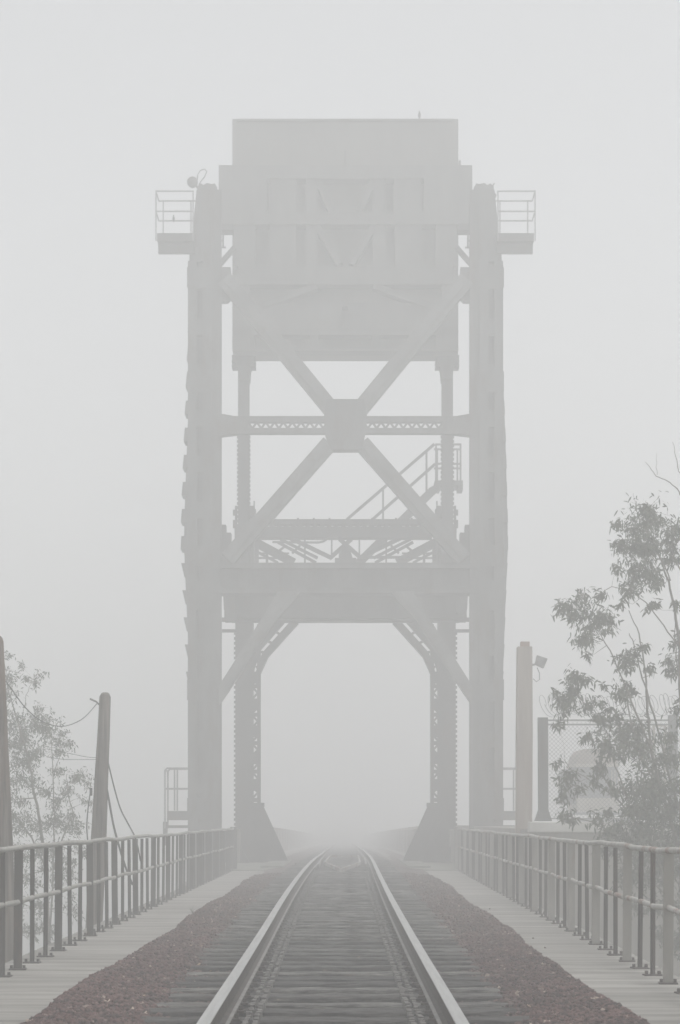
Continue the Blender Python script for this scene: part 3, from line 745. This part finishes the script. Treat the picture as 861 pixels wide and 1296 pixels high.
# white framed gate panel behind the fence
Y = 41
t = thing('white_gate_frame', 'pale rectangular gate frame seen through the tree behind the fence', 'gate', (px(835,Y), Y, 1.12))
m = MB()
for a, e in (((828,918),(842,918)),((828,918),(828,1042)),((842,918),(842,1042)),((828,960),(842,960))): m.pbar(a, e, 3, Y, .06)
m.build('frame', M['cream'], t)
# small machinery shed
Y = 56
t = thing('machinery_shed', 'small shed with peach gable, blue-grey walls and cream band behind the chain-link fence', 'shed', (px(757,Y), Y, 1.12))
m = MB(); m.pbox(731, 782, 970, 1010, Y, 2.2); m.pbox(714, 733, 974, 1018, Y+.3, 1.4); m.build('wall', M['bluegrey'], t)
m = MB(); m.prism([(729,970),(733,955),(739,948),(770,948),(778,956),(784,970)], Y-.03, 2.3); m.build('gable', M['peach'], t)
m = MB(); m.pbox(729, 784, 966.5, 970.5, Y-.1, 2.4); m.build('roof_edge', M['cream'], t)
m = MB(); m.pbox(731, 784, 1010, 1027, Y-.05, 2.3); m.build('band', M['cream'], t)
m = MB(); m.pbox(722, 800, 1028, 1031, Y-.2, 2.4); m.pbox(722, 800, 1036, 1040, Y-.2, 2.4); m.pbox(735, 742, 1000, 1010, Y-.04, .04); m.build('sill', M['bluegrey'], t)
m = MB()
for u in (774, 778, 782): m.pbox(u, u+1.4, 975, 1000, Y-.12, .05)
m.build('vent', M['cream'], t)

# ------------------------------------------------------------------ trees
def make_tree(label, Y, skel, clumps, leafm, leaf_len, dens, seed, dY, group=None, droop=.6, spread=1.3):
    rr = random.Random(seed); base = skel[0][0]
    bx = px(base[0], Y)
    t = thing('eucalyptus_tree', label, 'tree', (bx, Y, GZ))
    m = MB(); nodes = []
    for path, r0, r1 in [(s_[1], s_[2], s_[3]) for s_ in skel]:
        yo = rr.uniform(-dY, dY)*.4; Q = []
        pp = []
        for i_ in range(len(path)-1):
            for k in range(4): f_ = k/4; pp.append((path[i_][0]*(1-f_)+path[i_+1][0]*f_, path[i_][1]*(1-f_)+path[i_+1][1]*f_))
        pp.append(path[-1])
        for i_, (u, v) in enumerate(pp):
            f_ = i_/(len(pp)-1); q = P(u+rr.uniform(-.8,.8), v, Y); q.y += yo*f_; Q.append(q)
        rad = [r0+(r1-r0)*i_/(len(Q)-1) for i_ in range(len(Q))]
        m.tube(Q, rad, 7); nodes += list(zip(Q, rad))
    lf = MB()
    for (u, v, r) in clumps:
        c = P(u, v, Y); c.y += rr.uniform(-dY, dY)*.6; R_ = r*Y/F*spread
        best = min(nodes, key=lambda n_: (n_[0]-c).length + (2.0 if n_[0].z > c.z + .15 else 0) )
        a = best[0]; mid = (a+c)/2 + Vector((rr.uniform(-.08,.08), 0, -.06*(a-c).length + rr.uniform(-.03,.05)))
        rb = min(best[1]*.6, .012); Q = [a, (a*.55+mid*.5+c*.0)+(mid-a)*0 - a*.05, mid, (mid+c)/2+Vector((0,0,rr.uniform(0,.04))), c + Vector((rr.uniform(-.3,.3),0,.4))*R_]
        m.tube(Q, [rb, rb*.8, rb*.6, rb*.45, .0025], 5)
        if r > 9: nodes.append((mid, rb*.7))
        nt_ = max(4, int(r*.8))
        tips = []
        for _ in range(nt_):
            d = Vector((rr.gauss(0,1), rr.gauss(0,1), rr.gauss(0,1))).normalized() * R_ * rr.uniform(.45, 1.15)
            e = c + d; m.tube([c+Vector((0,0,.1*R_)), (c+e)/2 + Vector((0,0,.15*R_)), e], [.0035,.003,.0018], 3); tips.append((c, e))
        nl = int(dens * r * r / 22) + 16
        for _ in range(nl):
            c_, e = rr.choice(tips); p = c_ + (e-c_)*rr.uniform(.15, 1.1) + Vector((rr.gauss(0,.16), rr.gauss(0,.2), rr.gauss(0,.14)))*R_*1.3 + Vector((0,0,.3*leaf_len))
            az = rr.uniform(0, 2*math.pi); el = -rr.uniform(.15, 1.35) if rr.random() < droop+.25 else rr.uniform(-.2,.6)
            dr = Vector((math.cos(az)*math.cos(el), math.sin(az)*math.cos(el)*.8, math.sin(el))).normalized()
            L_ = leaf_len*rr.uniform(.6, 1.25); w = L_*rr.uniform(.11,.18)
            sd = dr.cross(Vector((rr.gauss(0,1), rr.gauss(0,1), rr.gauss(0,1)))).normalized()*w
            bend = Vector((0,0,-L_*rr.uniform(.05,.2)))
            lf.add([p, p+dr*L_*.35+sd*.9, p+dr*L_*.7+sd*.65+bend*.4, p+dr*L_+bend, p+dr*L_*.7-sd*.65+bend*.4, p+dr*L_*.35-sd*.9], [(0,1,2,3,4,5)])
    m.build('trunk', M['bark'], t, smooth=True)
    lf.build('crown', leafm, t)
    return t
VT = lambda Y: V0 + (EYE-GZ)*F/Y
Y = 29.0
sk = [((905,VT(Y)), [(905,VT(Y)),(900,1350),(888,1230),(872,1130),(866,1040),(868,950),(874,860),(880,760),(886,680),(872,610)], .085, .012),
      (0, [(872,1130),(856,1060),(838,1000),(826,950),(822,900),(820,850),(812,800),(800,770)], .035, .006),
      (0, [(866,1040),(850,990),(835,930),(822,880),(812,850),(804,810),(798,800)], .022, .006),
      (0, [(826,950),(806,905),(792,870),(775,830),(760,805),(752,795)], .018, .005),
      (0, [(868,950),(862,880),(861,820),(856,770),(848,735),(838,705),(826,680),(815,660)], .03, .006),
      (0, [(848,735),(840,715),(828,700),(812,690)], .012, .004),
      (0, [(880,760),(861,715),(850,690),(846,670)], .016, .005),
      (0, [(886,680),(866,632),(858,618),(846,607),(832,601),(826,590),(819,582)], .012, .003),
      (0, [(832,601),(829,590),(828,578)], .004, .002),
      (0, [(872,610),(861,596),(857,575),(855,556)], .009, .003),
      (0, [(862,880),(858,840),(857,800),(860,770)], .012, .005),
      (0, [(812,664),(807,648),(806,640),(805,632),(803,622)], .006, .002),
      (0, [(888,1230),(850,1140),(830,1080),(805,1040),(780,1010),(765,985),(752,960)], .03, .006),
      (0, [(805,1040),(790,1000),(778,970),(770,940),(762,915)], .014, .005),
      (0, [(850,1140),(820,1110),(795,1085),(776,1055),(750,1040),(725,1034)], .018, .005),
      (0, [(780,1010),(758,995),(742,985),(722,975),(712,962)], .010, .004),
      (0, [(792,870),(800,915),(815,960),(838,1000)], .010, .012),
      (0, [(762,915),(745,900),(728,880),(716,880)], .008, .004),
      (0, [(861,820),(846,800),(822,766),(800,748),(775,742),(745,760)], .012, .004)]
cl = [(814,658,21),(831,658,15),(798,677,15),(781,668,8),(804,691,20),(781,695,11),(827,687,18),(848,675,12),(857,691,15),(814,714,21),(831,725,12),(806,725,12),(777,727,8),(798,746,13),(768,750,10),(825,746,9),(783,769,5),(819,771,7),
      (711,767,8),(724,769,14),(739,752,10),(743,775,17),(756,782,14),(722,784,8),(770,788,7),(835,763,6),(854,771,8),(859,708,10),
      (742,808,13),(737,815,9),(768,802,7),(747,829,5),(789,833,12),(804,831,13),(819,849,9),(796,845,9),(735,859,15),(719,861,9),(703,877,6),(714,885,13),(712,900,13),(705,921,8),(730,874,12),(750,890,13),(771,868,6),(791,877,14),(804,872,9),(783,885,9),
      (755,910,8),(742,933,11),(768,915,12),(783,908,12),(799,923,18),(817,923,16),(763,949,16),(783,943,18),(804,954,18),(763,972,13),(819,949,14),(709,967,7),(717,995,15),(732,985,11),(714,1010,10),(748,992,9),(783,1000,15),(804,995,18),(830,979,20),(845,964,16),
      (819,1015,22),(840,1005,20),(712,1036,11),(727,1041,8),(750,1036,11),(773,1031,9),(794,1031,14),(783,1051,18),(807,1046,20),(830,1038,24),(853,1031,20),(855,995,16),(766,1054,11),(853,831,10),(853,846,11),(858,813,8),(860,897,8),(848,930,12),
      (775,1075,14),(800,1078,18),(828,1075,22),(852,1072,22),(790,1105,14),(815,1112,18),(842,1110,22),(862,1105,20),(800,1145,10),(828,1150,16),(852,1150,18),(842,1190,14),(862,1200,16)]
rr = random.Random(5)
cl += [(rr.uniform(870, 960), rr.uniform(640, 1200), rr.uniform(12, 22)) for _ in range(46)]
cl += [(u+rr.uniform(-1,1)*r_*1.3, v+rr.uniform(-1,1)*r_*1.1, r_*rr.uniform(.4,.7)) for u, v, r_ in cl if r_ > 11 for _ in range(1)]
make_tree('leafy eucalyptus with dark drooping leaves and bare top twigs in front of the chain-link fence', Y, sk, cl, M['leaf'], .10, 11.5, 4, .9, spread=1.33)
Y = 34.0
sk = [((66,VT(Y)), [(66,VT(Y)),(64,1350),(62,1200),(60,1100),(52,1040),(44,1000),(38,960),(26,920),(14,880),(8,840)], .045, .005),
      (0, [(62,1200),(68,1100),(70,1030),(68,980),(68,940),(62,915)], .018, .004),
      (0, [(68,1100),(80,1060),(92,1030),(86,1000),(84,980)], .018, .005),
      (0, [(44,1000),(28,985),(16,970)], .014, .005),(0, [(60,1100),(40,1060),(25,1040),(10,1020)], .02, .006),
      (0, [(26,920),(34,880),(42,860),(50,850)], .006, .003),(0, [(68,980),(78,955),(76,930)], .008, .003)]
cl = [(12,832,5),(22,842,5),(12,850,6),(48,856,6),(38,862,5),(50,870,5),(12,880,13),(16,862,8),(26,910,11),(58,912,12),(44,920,10),(30,930,13),(74,928,7),(68,940,11),(52,954,13),(32,954,13),(14,925,10),(18,968,13),(78,954,6),(80,978,7),(94,986,8),(82,996,7),(103,988,4),
      (24,986,9),(20,1012,11),(54,1006,9),(48,990,8),(70,1018,9),(90,1034,11),(40,1040,13),(20,1042,11),(96,1050,11),(76,1046,12),(102,1012,4),(60,1052,10),
      (10,1075,13),(30,1085,13),(50,1078,10),(75,1080,13),(98,1078,9),(15,1110,12),(40,1115,13),(70,1112,11),(90,1108,9),(25,1145,12),(55,1150,11),(85,1145,8),(40,1180,10),(15,1180,10),(70,1180,8),(8,900,8),(12,945,10),(6,990,9)]
cl += [(rr.uniform(-70, -6), rr.uniform(850, 1190), rr.uniform(9, 16)) for _ in range(26)]
cl += [(u+rr.uniform(-1,1)*14, v+rr.uniform(-1,1)*12, rr.uniform(6,9)) for u, v, r_ in cl if v > 900 for _ in range(1)]
make_tree('sparse small-leaved eucalyptus standing behind the timber poles', Y, sk, cl, M['leaf2'], .070, 26, 8, .9, spread=1.75)

# small weed in the walkway joint
m = MB(); B = Vector((px(244,26.6), 26.6, 0))
for k in range(7):
    a = random.uniform(0, 6.3); h_ = random.uniform(.05,.15); m.tube([B, B+Vector((math.cos(a)*.02, math.sin(a)*.02, h_*.6)), B+Vector((math.cos(a)*.05, math.sin(a)*.05, h_))], [.003,.0025,.001], 3)
tag(m.build('weed', M['leaf'], org=tuple(B)), 'thin weed sprouting from the joint in the left walkway', 'weed')

# ------------------------------------------------------------------ fog
hz = bpy.data.materials.new('fog'); hz.use_nodes = True; t = hz.node_tree; t.nodes.clear()
pv = t.nodes.new('ShaderNodeVolumePrincipled'); pv.inputs['Color'].default_value = (.982,.983,.984,1); pv.inputs['Density'].default_value = HAZE; pv.inputs['Anisotropy'].default_value = .15
oo = t.nodes.new('ShaderNodeOutputMaterial'); t.links.new(pv.outputs[0], oo.inputs['Volume'])
struct(MB().box(-430, 430, -35, 530, GZ-1.0, 23.5).build('haze', hz), 'stuff')
